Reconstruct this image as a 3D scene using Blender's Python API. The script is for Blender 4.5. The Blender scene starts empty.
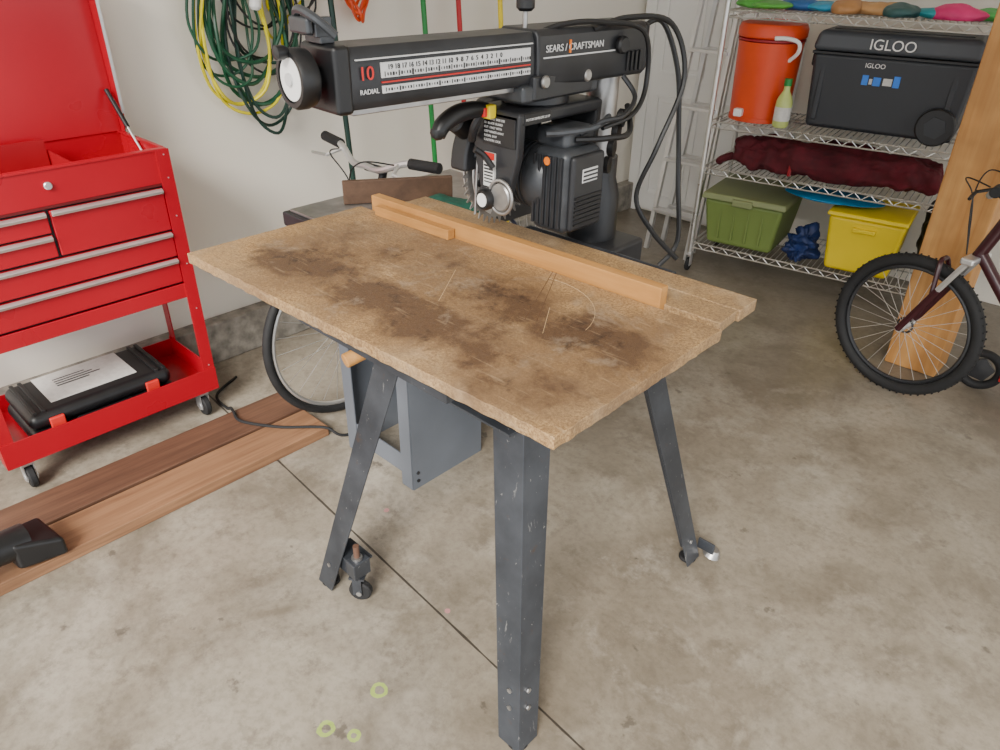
import bpy, math, random
from mathutils import Vector, Matrix, noise, Euler
random.seed(4)
PI=math.pi
# ---------------------------------------------------------------- materials
class NT:
    def __init__(s,name):
        s.m=bpy.data.materials.new(name); s.m.use_nodes=True
        s.t=s.m.node_tree; s.n=s.t.nodes; s.l=s.t.links
        s.b=s.n['Principled BSDF']
        s.tc=s.n.new('ShaderNodeTexCoord').outputs['Object']
    def put(s,sock,v):
        if isinstance(v,bpy.types.NodeSocket): s.l.new(v,sock)
        else:
            if hasattr(sock.default_value,'__len__') and len(sock.default_value)==4 and len(v)==3: v=(*v,1)
            sock.default_value=v
    def math(s,op,a,b=0.0,clamp=False):
        n=s.n.new('ShaderNodeMath'); n.operation=op; n.use_clamp=clamp
        s.put(n.inputs[0],a); s.put(n.inputs[1],b); return n.outputs[0]
    def noise(s,scale,detail=4,rough=.55,vec=None,stretch=None,dist=0):
        n=s.n.new('ShaderNodeTexNoise'); n.inputs['Scale'].default_value=scale
        n.inputs['Detail'].default_value=detail; n.inputs['Roughness'].default_value=rough
        n.inputs['Distortion'].default_value=dist
        v=vec or s.tc
        if stretch:
            mp=s.n.new('ShaderNodeMapping'); mp.inputs['Scale'].default_value=stretch; s.l.new(v,mp.inputs[0]); v=mp.outputs[0]
        s.l.new(v,n.inputs['Vector']); return n.outputs['Fac']
    def ramp(s,f,lo,hi):
        n=s.n.new('ShaderNodeMapRange'); n.clamp=True
        s.put(n.inputs[0],f); n.inputs[1].default_value=lo; n.inputs[2].default_value=hi
        return n.outputs[0]
    def mix(s,f,a,b):
        n=s.n.new('ShaderNodeMix'); n.data_type='RGBA'
        s.put(n.inputs[0],f); s.put(n.inputs[6],a); s.put(n.inputs[7],b); return n.outputs[2]
    def xyz(s):
        n=s.n.new('ShaderNodeSeparateXYZ'); s.l.new(s.tc,n.inputs[0]); return n.outputs
    def bump(s,h,st,dist=.01):
        n=s.n.new('ShaderNodeBump'); n.inputs['Strength'].default_value=st; n.inputs['Distance'].default_value=dist
        s.l.new(h,n.inputs['Height']); s.l.new(n.outputs[0],s.b.inputs['Normal'])
    def set(s,col=None,rough=None,metal=None):
        if col is not None: s.put(s.b.inputs['Base Color'],col)
        if rough is not None: s.put(s.b.inputs['Roughness'],rough)
        if metal is not None: s.put(s.b.inputs['Metallic'],metal)
        return s.m
def M(name,col,rough=.5,metal=0,var=.12,scale=12,bump=0,stretch=None):
    t=NT(name); f=t.noise(scale,stretch=stretch)
    a=tuple(c*(1-var) for c in col); b=tuple(min(1,c*(1+var)) for c in col)
    r=t.math('ADD',t.math('MULTIPLY',f,.2),rough-.1)
    m=t.set(t.mix(t.ramp(f,.3,.7),a,b),r,metal)
    if bump: t.bump(t.noise(scale*6),bump,.002)
    return m
red=M('red_paint',(.38,.001,.012),.30,0,.05,3)
red_dark=M('red_paint_inner',(.28,.002,.009),.4,0,.1,3)
alum=M('aluminium',(.72,.72,.72),.35,.8,.06,8)
chrome=M('chrome_wire',(.62,.61,.58),.3,.85,.1,8)
black=M('black_plastic',(.008,.008,.009),.42,0,.2,15)
rubber=M('rubber',(.010,.010,.011),.75,0,.3,30)
darkg=M('saw_dark_grey',(.022,.023,.026),.38,.1,.25,12)
midg=M('motor_grey',(.048,.052,.058),.40,.2,.3,18,.15)
steel=M('worn_steel',(.38,.37,.36),.35,.8,.25,20)
white=M('white_plastic',(.82,.81,.79),.45,0,.03,8)
cream=M('white_door_paint',(.84,.83,.80),.4,0,.03,2)
redp=M('red_mark',(.62,.02,.015),.5); orangep=M('orange_sticker',(.85,.2,.01),.5); yel=M('yellow_plastic_small',(.8,.62,.01),.5)
silverlab=M('silver_label',(.62,.62,.62),.4,.1,.05)
green_h=M('green_hose',(.006,.07,.03),.4,0,.2,10)
green_d=M('dark_green_cord',(.004,.032,.022),.45,0,.2,10)
green_b=M('bright_green_handle',(.005,.22,.035),.4,0,.1)
yel_c=M('yellow_cord',(.72,.62,.01),.45,0,.1)
org_c=M('orange_cord',(.75,.07,.01),.45,0,.1)
red_h=M('red_handle',(.45,.006,.01),.4)
tag=M('paper_label',(.62,.61,.58),.6,0,.1,60)
blue_s=M('blue_sticker',(.03,.20,.75),.5)
scratch=M('scratch_line',(.52,.37,.21),.7)
groove=M('groove_dark',(.13,.07,.035),.8)
def leg_mat():
    t=NT('charcoal_steel'); f=t.noise(9,6,.6); sc=t.noise(60,5,.7,stretch=(1,1,.15)); s2=t.noise(110,4,.6,stretch=(1,1,.6))
    c=t.mix(t.ramp(f,.35,.7),(.036,.040,.048),(.066,.073,.086))
    c=t.mix(t.ramp(sc,.64,.72),c,(.24,.24,.24))
    c=t.mix(t.math('MULTIPLY',t.ramp(s2,.68,.72),.6),c,(.42,.41,.39))
    c=t.mix(t.math('MULTIPLY',t.ramp(t.noise(22,6,.7),.62,.72),.5),c,(.09,.045,.02))
    return t.set(c,.36,.35)
legm=leg_mat()
greyp=M('grey_cabinet_paint',(.125,.14,.165),.45,.1,.12,4)
def wood(name,a,b,stretch=(1,1,1),rough=.6,sc=30):
    t=NT(name); g=t.noise(sc,6,.65,stretch=stretch,dist=.4); k=t.noise(4,3,.6,stretch=(1,.5,1))
    c=t.mix(t.ramp(g,.3,.7),a,b); c=t.mix(t.math('MULTIPLY',t.ramp(k,.48,.7),.5),c,tuple(x*.6 for x in a))
    t.bump(g,.2,.002); return t.set(c,rough)
plankF=wood('plank_wood',(.165,.075,.036),(.33,.175,.09),(1,.05,1),.65,45)
plankR=wood('plank_wood_dark',(.075,.033,.019),(.165,.080,.045),(1,.05,1),.65,45)
postw=wood('post_wood',(.46,.20,.05),(.64,.34,.115),(1,1,.05))
fencew=wood('fence_wood',(.38,.165,.036),(.55,.28,.085),(.06,1,1))
benchw=wood('brown_wood',(.07,.036,.02),(.13,.07,.04),(.3,1,1))
def board_mat(name,stains):
    t=NT(name)
    sp=t.noise(190,3,.85); sp2=t.noise(75,4,.8)
    c=t.mix(t.ramp(sp,.38,.62),(.20,.108,.042),(.54,.345,.155))
    c=t.mix(t.math('MULTIPLY',t.ramp(sp2,.48,.62),.45),c,(.17,.09,.04))
    c=t.mix(t.math('MULTIPLY',t.ramp(t.noise(2.6,6,.65,dist=.5),.42,.62),.45),c,(.20,.145,.095))
    c=t.mix(t.math('MULTIPLY',t.ramp(t.noise(6,5,.6,dist=.8),.56,.70),.35),c,(.56,.42,.27))
    if stains:
        xs=t.xyz(); acc=None
        for (x,y,rx,ry,s) in stains:
            dx=t.math('DIVIDE',t.math('SUBTRACT',xs[0],x),rx); dy=t.math('DIVIDE',t.math('SUBTRACT',xs[1],y),ry)
            d=t.math('SQRT',t.math('ADD',t.math('MULTIPLY',dx,dx),t.math('MULTIPLY',dy,dy)))
            m=t.math('MULTIPLY',t.math('SUBTRACT',1.45,d,True),s)
            acc=m if acc is None else t.math('MAXIMUM',acc,m)
        n1=t.noise(8,8,.66,dist=.2); n2=t.noise(4.5,7,.62,dist=.3); n3=t.noise(20,6,.7,dist=.3)
        f2=t.math('ADD',acc,t.math('MULTIPLY',t.math('SUBTRACT',n2,.5),3.2))
        c=t.mix(t.math('MULTIPLY',t.ramp(f2,.0,.55),.62),c,(.155,.088,.045))
        f=t.math('ADD',acc,t.math('MULTIPLY',t.math('SUBTRACT',n1,.5),3.4))
        c=t.mix(t.math('MULTIPLY',t.ramp(f,.45,.95),.76),c,(.072,.037,.02))
        f3=t.math('ADD',t.math('MULTIPLY',acc,.9),t.math('MULTIPLY',t.math('SUBTRACT',n3,.5),4.2))
        c=t.mix(t.math('MULTIPLY',t.ramp(f3,.95,1.5),.7),c,(.028,.015,.011))
        c=t.mix(t.math('MULTIPLY',t.ramp(t.noise(90,3,.6,stretch=(.12,1,1)),.60,.72),.3),c,(.50,.36,.215))
        c=t.mix(t.math('MULTIPLY',t.ramp(t.noise(7,7,.75,dist=.4),.57,.66),.35),c,(.36,.285,.205))
    t.bump(sp,.4,.002)
    return t.set(c,.52)
topm=board_mat('stained_particle_board',[(-1.31,.80,.19,.10,1.0),(-1.07,.79,.16,.08,1.0),(-.90,.95,.18,.10,.95),(-.67,.94,.14,.12,1.0),(-.92,.77,.16,.08,.85),(-1.17,.98,.22,.10,.65),(-.68,.76,.16,.09,.8),(-1.3,.95,.2,.1,.5),(-.85,.84,.35,.18,.55)])
rearm=board_mat('particle_board',None)
def floor_mat():
    t=NT('concrete'); x=t.xyz()
    a=t.noise(.8,7,.62,dist=.7); b=t.noise(2.4,9,.68,dist=.3); c_=t.noise(45,5,.7)
    c=t.mix(t.ramp(a,.34,.64),(.180,.150,.112),(.33,.29,.23))
    c=t.mix(t.math('MULTIPLY',t.ramp(b,.46,.62),.68),c,(.125,.102,.073))
    c=t.mix(t.math('MULTIPLY',t.ramp(t.noise(1.5,9,.66,dist=.6),.53,.69),.55),c,(.48,.44,.37))
    c=t.mix(t.math('MULTIPLY',t.ramp(t.noise(6,7,.7,dist=.3),.53,.67),.42),c,(.41,.37,.305))
    c=t.mix(t.math('MULTIPLY',t.ramp(t.noise(12,7,.75),.53,.64),.45),c,(.11,.088,.065))
    c=t.mix(t.math('MULTIPLY',t.ramp(c_,.45,.70),.38),c,(.095,.077,.058))
    sp=t.noise(9,5,.6); c=t.mix(t.math('MULTIPLY',t.ramp(sp,.66,.70),.6),c,(.06,.048,.038))
    c=t.mix(t.math('MULTIPLY',t.ramp(x[1],1.4,3.4),.42),c,(.11,.09,.068))  # shade towards the back of the garage, mixed into the floor colour
    d=t.math('ABSOLUTE',t.math('SUBTRACT',t.math('ADD',x[1],t.math('MULTIPLY',x[0],.07)),.794))
    d=t.math('ADD',d,t.math('MULTIPLY',t.math('SUBTRACT',t.noise(8,3),.5),.006))
    j=t.math('LESS_THAN',d,.0032); c=t.mix(t.math('MULTIPLY',j,.88),c,(.03,.024,.02))
    wob=t.math('MULTIPLY',t.math('SUBTRACT',t.noise(40,3),.5),.012)
    for (cx,cy,r,col) in ((-.948,.472,.015,(.42,.62,.06)),(-.941,.615,.016,(.42,.62,.06)),(-.891,.505,.011,(.42,.62,.06)),(-1.42,1.02,.004,(.6,.22,.25)),(-1.0,.885,.003,(.6,.22,.25))):
        dx=t.math('SUBTRACT',x[0],cx); dy=t.math('SUBTRACT',x[1],cy)
        dd=t.math('ADD',t.math('SQRT',t.math('ADD',t.math('MULTIPLY',dx,dx),t.math('MULTIPLY',dy,dy))),wob)
        ring=t.math('LESS_THAN',t.math('ABSOLUTE',t.math('SUBTRACT',dd,r)),.0045)
        c=t.mix(t.math('MULTIPLY',ring,.55),c,col)
    r=t.math('ADD',t.math('MULTIPLY',b,.35),.20)
    t.bump(c_,.15,.003); return t.set(c,r)
def wall_mat():
    t=NT('drywall_paint'); f=t.noise(1.2,3); g=t.noise(120,3)
    t.bump(g,.12,.002)
    return t.set(t.mix(f,(.83,.775,.68),(.89,.85,.765)),.7)
floorm=floor_mat(); wallm=wall_mat()
curbm=M('curb_concrete',(.24,.22,.19),.85,0,.45,20,.4)
# ---------------------------------------------------------------- geometry helpers
INV={}
def G(name,loc=(0,0,0),rot=None,local=False):
    e=bpy.data.objects.new(name,None); e.empty_display_size=.1
    bpy.context.collection.objects.link(e); e.location=loc
    if rot: e.rotation_euler=rot
    R=Euler(rot).to_matrix().to_4x4() if rot else Matrix.Identity(4)
    mw=Matrix.Translation(loc)@R
    INV[e.name]=Matrix.Identity(4) if local else mw.inverted()
    return e
def mk(name,p,verts,faces,mat,bevel=0,smooth=True,xf=None,seg=2):
    import bmesh
    me=bpy.data.meshes.new(name)
    vs=[Vector(v) for v in verts]
    if xf is not None: vs=[xf@v for v in vs]
    me.from_pydata([tuple(v) for v in vs],[],faces); me.validate(); me.update()
    bm=bmesh.new(); bm.from_mesh(me); bmesh.ops.recalc_face_normals(bm,faces=bm.faces); bm.to_mesh(me); bm.free()
    if smooth:
        me.shade_smooth(); me.set_sharp_from_angle(angle=.65)
    me.materials.append(mat)
    o=bpy.data.objects.new(name,me); bpy.context.collection.objects.link(o)
    if p is not None:
        o.parent=p; o.matrix_parent_inverse=INV[p.name]
    if bevel:
        b=o.modifiers.new('bev','BEVEL'); b.width=bevel; b.segments=seg; b.limit_method='ANGLE'; b.angle_limit=.7
        b.harden_normals=True
    return o
BF=[(0,1,2,3),(7,6,5,4),(0,4,5,1),(1,5,6,2),(2,6,7,3),(3,7,4,0)]
def boxv(x0,x1,y0,y1,z0,z1):
    return [(x0,y0,z0),(x1,y0,z0),(x1,y1,z0),(x0,y1,z0),(x0,y0,z1),(x1,y0,z1),(x1,y1,z1),(x0,y1,z1)]
def box(name,p,x0,x1,y0,y1,z0,z1,mat,bevel=.002,xf=None,seg=2):
    return mk(name,p,boxv(x0,x1,y0,y1,z0,z1),BF,mat,bevel,xf=xf,seg=seg)
def boxes(name,p,lst,mat,bevel=0,xf=None):
    V=[];F=[]
    for i,b in enumerate(lst):
        e=(i%7)*.00013
        b=(b[0]-e,b[1]+e,b[2]-e,b[3]+e,b[4]-e,b[5]+e)
        o=len(V); V+=boxv(*b); F+=[tuple(i+o for i in f) for f in BF]
    return mk(name,p,V,F,mat,bevel,xf=xf)
def tbox(name,p,cx,cy,z0,z1,w0,d0,w1,d1,mat,bevel=.01,seg=3):
    v=[(cx-w0/2,cy-d0/2,z0),(cx+w0/2,cy-d0/2,z0),(cx+w0/2,cy+d0/2,z0),(cx-w0/2,cy+d0/2,z0),
       (cx-w1/2,cy-d1/2,z1),(cx+w1/2,cy-d1/2,z1),(cx+w1/2,cy+d1/2,z1),(cx-w1/2,cy+d1/2,z1)]
    return mk(name,p,v,BF,mat,bevel,seg=seg)
def prism(name,p,poly,axis,lo,hi,mat,bevel=.002,xf=None):
    n=len(poly); f={'x':lambda a,b,c:(c,a,b),'y':lambda a,b,c:(a,c,b),'z':lambda a,b,c:(a,b,c)}[axis]
    V=[f(a,b,lo) for a,b in poly]+[f(a,b,hi) for a,b in poly]
    F=[tuple(range(n)),tuple(range(2*n-1,n-1,-1))]+[(i,(i+1)%n,n+(i+1)%n,n+i) for i in range(n)]
    return mk(name,p,V,F,mat,bevel,xf=xf)
def basis(d):
    d=Vector(d).normalized(); u=d.orthogonal().normalized(); return d,u,d.cross(u)
def lathe(name,p,prof,org,axis,mat,seg=32,bevel=0,xf=None):
    d,u,w=basis(axis); org=Vector(org); V=[];F=[]
    for r,h in prof:
        for i in range(seg):
            a=2*PI*i/seg; V.append(org+d*h+(u*math.cos(a)+w*math.sin(a))*max(r,1e-5))
    for j in range(len(prof)-1):
        for i in range(seg):
            k=(i+1)%seg; F.append((j*seg+i,j*seg+k,(j+1)*seg+k,(j+1)*seg+i))
    F.append(tuple(range(seg))); F.append(tuple(range((len(prof)-1)*seg,len(prof)*seg)))
    return mk(name,p,V,F,mat,bevel,xf=xf)
def cyl(name,p,a,b,r,mat,r2=None,seg=20,bev=0):
    a=Vector(a);b=Vector(b);L=(b-a).length; r2=r if r2 is None else r2
    pr=[(r,0),(r2,L)] if not bev else [(r-bev,0),(r,bev),(r2,L-bev),(r2-bev,L)]
    return lathe(name,p,pr,a,b-a,mat,seg)
def torus(name,p,c,axis,R,r,mat,seg=48,ms=10):
    d,u,w=basis(axis); c=Vector(c);V=[];F=[]
    for i in range(seg):
        a=2*PI*i/seg; rad=u*math.cos(a)+w*math.sin(a)
        for j in range(ms):
            b=2*PI*j/ms; V.append(c+rad*(R+r*math.cos(b))+d*r*math.sin(b))
    for i in range(seg):
        i2=(i+1)%seg
        for j in range(ms):
            j2=(j+1)%ms; F.append((i*ms+j,i2*ms+j,i2*ms+j2,i*ms+j2))
    return mk(name,p,V,F,mat)
def crom(pts,n=8,cyclic=False):
    P=[Vector(q) for q in pts]; out=[]; N=len(P)
    rng=N if cyclic else N-1
    for i in range(rng):
        g=(lambda k:P[k%N]) if cyclic else (lambda k:P[max(0,min(N-1,k))])
        a,b,c,d=g(i-1),g(i),g(i+1),g(i+2)
        for s in range(n):
            t=s/n; out.append(.5*((2*b)+(c-a)*t+(2*a-5*b+4*c-d)*t*t+(3*b-a-3*c+d)*t**3))
    if not cyclic: out.append(P[-1])
    return out
def sweepdata(Q,r,ms=8,cyclic=False,rf=None):
    V=[];F=[];N=len(Q);u=None
    for i,q in enumerate(Q):
        t=(Q[(i+1)%N]-Q[i-1]) if cyclic else (Q[min(N-1,i+1)]-Q[max(0,i-1)])
        t=t.normalized() if t.length>0 else Vector((0,0,1))
        u=t.orthogonal().normalized() if u is None else (u-t*u.dot(t)).normalized()
        w=t.cross(u); rr=rf(i/(N-1))*r if rf else r
        for j in range(ms):
            a=2*PI*j/ms; V.append(q+(u*math.cos(a)+w*math.sin(a))*rr)
    for i in range(N if cyclic else N-1):
        k=(i+1)%N
        for j in range(ms): F.append((i*ms+j,k*ms+j,k*ms+(j+1)%ms,i*ms+(j+1)%ms))
    if not cyclic: F+= [tuple(range(ms)),tuple(range((N-1)*ms,N*ms))]
    return V,F
def tube(name,p,pts,r,mat,n=8,cyclic=False,ms=8,rf=None,straight=False,xf=None):
    Q=[Vector(q) for q in pts] if straight else crom(pts,n,cyclic)
    V,F=sweepdata(Q,r,ms,cyclic,rf); return mk(name,p,V,F,mat,xf=xf)
def rods(name,p,segs,r,mat,ms=6):
    V=[];F=[]
    for a,b in segs:
        v,f=sweepdata([Vector(a),Vector(b)],r,ms); o=len(V); V+=v; F+=[tuple(i+o for i in q) for q in f]
    return mk(name,p,V,F,mat)
def blob(name,p,c,s,mat,amp=.15,freq=4,sub=4,flat=None,sq=1.0):
    import bmesh
    bm=bmesh.new(); bmesh.ops.create_icosphere(bm,subdivisions=sub,radius=1)
    V=[];ix={}
    sg=lambda a:math.copysign(abs(a)**sq,a)
    m=min(s)
    for i,v in enumerate(bm.verts):
        ix[v]=i; n=v.co.normalized()
        base=Vector((sg(n.x)*s[0],sg(n.y)*s[1],sg(n.z)*s[2]))
        q=base+Vector(c); w=q*freq*4
        dirv=Vector((n.x/s[0],n.y/s[1],n.z/s[2])).normalized()
        h=noise.noise(w)+.5*noise.noise(w*2.3)+.2*noise.noise(w*5)
        q=q+dirv*h*amp*m*1.6
        if flat is not None and q.z<flat: q.z=flat
        V.append(q)
    F=[tuple(ix[v] for v in f.verts) for f in bm.faces]; bm.free()
    o=mk(name,p,V,F,mat,smooth=False)
    o.data.shade_smooth(); return o
def text(name,p,s,loc,rot,size,mat,ext=.0006):
    cu=bpy.data.curves.new(name,'FONT'); cu.body=s; cu.size=size; cu.extrude=ext; cu.align_x='LEFT'
    tmp=bpy.data.objects.new(name+'_t',cu); bpy.context.collection.objects.link(tmp)
    dg=bpy.context.evaluated_depsgraph_get(); me=bpy.data.meshes.new_from_object(tmp.evaluated_get(dg))
    bpy.data.objects.remove(tmp)
    me.transform(Matrix.Translation(loc)@Euler(rot).to_matrix().to_4x4())
    me.materials.clear(); me.materials.append(mat)
    o=bpy.data.objects.new(name,me); bpy.context.collection.objects.link(o)
    o.parent=p; o.matrix_parent_inverse=INV[p.name]; return o
def reshape(objs,mat):
    for o in objs: o.data.transform(mat)
def about(c,sx,sy,sz,t=(0,0,0)):
    c=Vector(c); return Matrix.Translation(Vector(t))@Matrix.Translation(c)@Matrix.Diagonal((sx,sy,sz,1))@Matrix.Translation(-c)
FX=(PI/2,0,PI/2)
FY=(PI/2,0,0)
# ---------------------------------------------------------------- room
WX=-2.68; WY=4.06
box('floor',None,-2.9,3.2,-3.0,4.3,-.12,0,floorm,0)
box('wall_left',None,WX-.12,WX,-3.0,WY+.12,0,2.7,wallm,0)
box('wall_back',None,WX,3.2,WY,WY+.12,0,2.7,wallm,0)
box('unseen_ceiling',None,WX-.12,3.2,-.9,WY+.12,2.7,2.8,wallm,0)  # out of view, added to keep daylight off the back of the room
box('baseboard_left',None,WX+.0,WX+.07,-3.0,WY,0,.17,curbm,.006)
d=G('door_1',(-2.15,WY-.02,0))
DX0,DX1=-2.58,-1.76
box('slab',d,DX0,DX1,WY-.035,WY-.001,.02,2.05,cream,.002)
cas=[]
for z0,z1 in ((.12,.72),(.84,1.42),(1.54,1.95)):
    for cx in (-2.37,-1.97):
        x0,x1=cx-.145,cx+.145; y=WY-.035
        cas+=[(x0,x1,y-.008,y,z0,z0+.015),(x0,x1,y-.008,y,z1-.015,z1),(x0,x0+.015,y-.008,y,z0,z1),(x1-.015,x1,y-.008,y,z0,z1),(x0+.04,x1-.04,y-.007,y,z0+.04,z1-.04)]
boxes('panel_mouldings',d,cas,cream,.002)
boxes('casing',d,[(DX0-.07,DX0,WY-.045,WY-.001,0,2.12),(DX1,DX1+.07,WY-.045,WY-.001,0,2.12),(DX0-.07,DX1+.07,WY-.045,WY-.001,2.05,2.12)],cream,.002)
lathe('doorknob',d,[(.028,0),(.028,.006),(.01,.01),(.01,.035),(.027,.045),(.03,.06),(.02,.072),(0,.074)],(-1.82,WY-.035,.95),(0,-1,0),alum,24)
p=G('wooden_post',(-.57,3.14,0))
box('timber',p,-.672,-.476,3.08,3.25,0,2.7,postw,.006)
# ---------------------------------------------------------------- radial arm saw
S=G('radial_arm_saw',(-.97,1.1,0))
A_=(-.520,.670);B_=(-1.54,.635);C_=(-.520,1.142);D_=(-1.545,1.11)
def ragged(a,b,n,amp,seed):
    rr=random.Random(seed); a=Vector(a);b=Vector(b); nrm=Vector((-(b-a).y,(b-a).x)).normalized(); out=[tuple(a)]
    for i in range(1,n):
        q=a+(b-a)*(i/n)+nrm*rr.uniform(-amp,amp); out.append((q.x,q.y))
    return out
poly=ragged(B_,A_,90,.0014,1)+ragged(A_,C_,44,.0014,2)+ragged(C_,D_,30,.0004,3)+ragged(D_,B_,44,.0013,4)
prism('table_board',S,poly,'z',.877,.9,topm,.0015)
prism('spacer_board',S,[(-.535,1.163),(-.54,1.235),(-1.50,1.21),(-1.50,1.135)],'z',.878,.9,rearm,.002)
prism('back_board',S,[(-.535,1.238),(-.537,1.31),(-1.49,1.285),(-1.49,1.213)],'z',.876,.901,rearm,.002)
prism('fence',S,[(-.654,1.142),(-.654,1.166),(-1.50,1.138),(-1.50,1.112)],'z',.88,.938,fencew,.002)
prism('fence_block',S,[(-1.20,1.098),(-1.20,1.120),(-1.46,1.111),(-1.46,1.090)],'z',.90,.924,fencew,.002)
tube('arc_scratch',S,[(-.86+.17*math.cos(a),.93+.17*math.sin(a),.9) for a in [i*.12+.2 for i in range(14)]],.0006,scratch,ms=4,straight=True)
rods('kerf',S,[((-.80,.99,.9),(-.74,.90,.9)),((-1.06,.99,.9),(-.97,.86,.9))],.0006,scratch,4)
rods('groove',S,[((-.90,1.13,.9),(-.78,.93,.9)),((-.91,1.13,.9),(-.80,.92,.9))],.0008,groove,4)
bx0,bx1,by0,by1=-1.185,-.755,.865,1.37
boxes('base_frame',S,[(bx0,bx1,by0,by0+.004,.70,.876),(bx0,bx1,by1-.004,by1,.70,.876),(bx0,bx0+.004,by0,by1,.70,.876),(bx1-.004,bx1,by0,by1,.70,.876),
  (bx0,bx1,by0-.03,by0,.70,.704),(bx0,bx1,.68,.71,.845,.876),(-1.12,-1.09,.68,1.2,.85,.876),(-.84,-.81,.68,1.2,.85,.876)],legm)
for i in range(5): cyl('frame_screw',S,(bx0+.05+i*.085,by0,.725),(bx0+.05+i*.085,by0-.004,.725),.006,steel,seg=10)
def leg(nm,fx,fy,sx,sy,wt=.083,wb=.06,t=.004,zt=.72,s=.207):
    def sec(z,w):
        cx,cy=fx+sx*s*z,fy+sy*s*z
        return [(cx,cy,z),(cx+sx*w,cy,z),(cx+sx*w,cy+sy*t,z),(cx+sx*t,cy+sy*t,z),(cx+sx*t,cy+sy*w,z),(cx,cy+sy*w,z)]
    a=sec(0.006,wb);b=sec(zt,wt)
    F=[(5,4,3,2,1,0),(6,7,8,9,10,11)]+[(i,(i+1)%6,6+(i+1)%6,6+i) for i in range(6)]
    mk(nm,S,a+b,F,legm,.001)
    for z in (.10,.14) if nm=='leg_1' else (.08,):
        c=(fx+sx*(s*z+wb*.45),fy+sy*s*z,z); cyl(nm+'_bolt',S,c,(c[0],c[1]-sy*.004,c[2]),.006,steel,seg=6)
        c=(fx+sx*s*z,fy+sy*(s*z+wb*.45),z); cyl(nm+'_bolt',S,c,(c[0]-sx*.004,c[1],c[2]),.006,steel,seg=6)
leg('leg_1',-.60,.72,-1,1); leg('leg_2',-1.325,.71,1,1); leg('leg_3',-.63,1.515,-1,-1); leg('leg_4',-1.325,1.515,1,-1)
for i,(fx,fy) in enumerate([(-.625,.745),(-1.3,.735),(-.655,1.49),(-1.3,1.49)]):
    cyl('foot_%d'%i,S,(fx,fy,0),(fx,fy,.012),.024,rubber,bev=.003)
cyl('dowel_handle',S,(-1.07,.700,.79),(-1.04,.84,.82),.015,fencew,bev=.002)
boxes('bracket_plate',S,[(-1.285,-1.185,.742,.748,.075,.125),(-1.285,-1.19,.742,.80,.119,.125)],legm,.001)
boxes('bracket_block',S,[(-1.215,-1.180,.735,.785,.085,.135)],legm,.002)
cyl('bracket_pin',S,(-1.200,.76,.13),(-1.200,.76,.178),.008,M('rusty_pin',(.10,.05,.032),.7)); cyl('pin_collar',S,(-1.200,.76,.135),(-1.200,.76,.142),.014,steel)
CX=Matrix.Translation((-1.198,.755,0))@Matrix.Rotation(math.radians(35),4,'Z')
boxes('caster_fork',S,[(-.012,.012,-.0155,-.0135,.024,.078),(-.012,.012,.0135,.0155,.024,.078),(-.020,.020,-.0155,.0155,.076,.082)],legm,xf=CX)
a=CX@Vector((.004,-.011,.030)); b=CX@Vector((.004,.011,.030)); cyl('caster_wheel',S,a,b,.030,rubber,bev=.004,seg=28)
a=CX@Vector((.004,-.018,.030)); b=CX@Vector((.004,.018,.030)); cyl('caster_hub',S,a,b,.007,steel)
cyl('foot_cup',S,(-.612,1.548,.0),(-.608,1.552,.022),.026,steel,r2=.018,bev=.003); box('foot_tab',S,-.65,-.60,1.528,1.535,.02,.055,legm)
# --- column
AX=-1.02
k0=set(S.children)
cyl('column',S,(AX,1.44,.80),(AX,1.44,1.27),.037,steel,seg=32)
lathe('column_sleeve',S,[(.062,0),(.062,.12),(.05,.16),(.05,.21),(.0,.21)],(AX,1.44,.86),(0,0,1),darkg)
box('column_base',S,AX-.09,AX+.11,1.35,1.52,.80,.872,darkg,.01)
colparts=[o for o in S.children if o not in k0]
reshape(colparts,Matrix.Translation((-.04,.02,-.01)))
k0=set(S.children)
# --- arm
prof=[(-1.067,1.275),(-.973,1.275),(-.967,1.29),(-.970,1.355),(-.978,1.372),(-1.062,1.372),(-1.07,1.355),(-1.073,1.29)]
prism('arm',S,prof,'y',.74,1.16,darkg,.003)
prof2=[(-1.076,1.268),(-.966,1.268),(-.960,1.278),(-.962,1.364),(-.972,1.376),(-1.068,1.376),(-1.079,1.364),(-1.081,1.278)]
prism('arm_rear_housing',S,prof2,'y',1.16,1.50,darkg,.006)
box('arm_end_cap',S,-1.073,-.966,.712,.745,1.270,1.376,black,.008)
box('arm_lower_rail',S,-1.05,-.985,.75,1.40,1.264,1.278,steel,.002)
xs=-.966
box('scale_strip',S,xs-.006,xs,.80,1.145,1.322,1.346,silverlab,.0005)
box('scale_strip_low',S,xs-.004,xs+.001,.80,1.145,1.298,1.310,silverlab,.0005)
ticks=[]
for i in range(60):
    y=.806+i*.0057; h=.008 if i%5==0 else .004
    ticks.append((xs,xs+.0008,y,y+.001,1.328-h/2,1.328+h/2)); ticks.append((xs+.0005,xs+.0016,y,y+.001,1.304-h/2.6,1.304+h/2.6))
boxes('scale_ticks',S,ticks,black)
boxes('scale_stripe',S,[(xs-.003,xs+.0012,.80,1.145,1.3145,1.3165)],redp)
boxes('edge_stripe',S,[(xs-.004,xs+.0006,.752,1.15,1.352,1.354)],silverlab)
text('size_mark',S,'10',(xs+.001,.755,1.322),FX,.030,redp); text('size_unit',S,'RADIAL',(xs+.001,.755,1.300),FX,.011,silverlab)
text('scale_numerals',S,'19 18 17 16 15 14 13 12 11 10  9  8  7  6  5  4  3  2  1  0',(xs+.0005,.812,1.335),FX,.0112,black)
text('brand_text',S,'SEARS / CRAFTSMAN',(-.9595,1.18,1.335),FX,.0185,silverlab)
boxes('slash',S,[(-.962,-.9588,1.248,1.252,1.330,1.354)],orangep)
boxes('housing_label',S,[(-.962,-.9590,1.175,1.39,1.324,1.3265)],silverlab)
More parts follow.
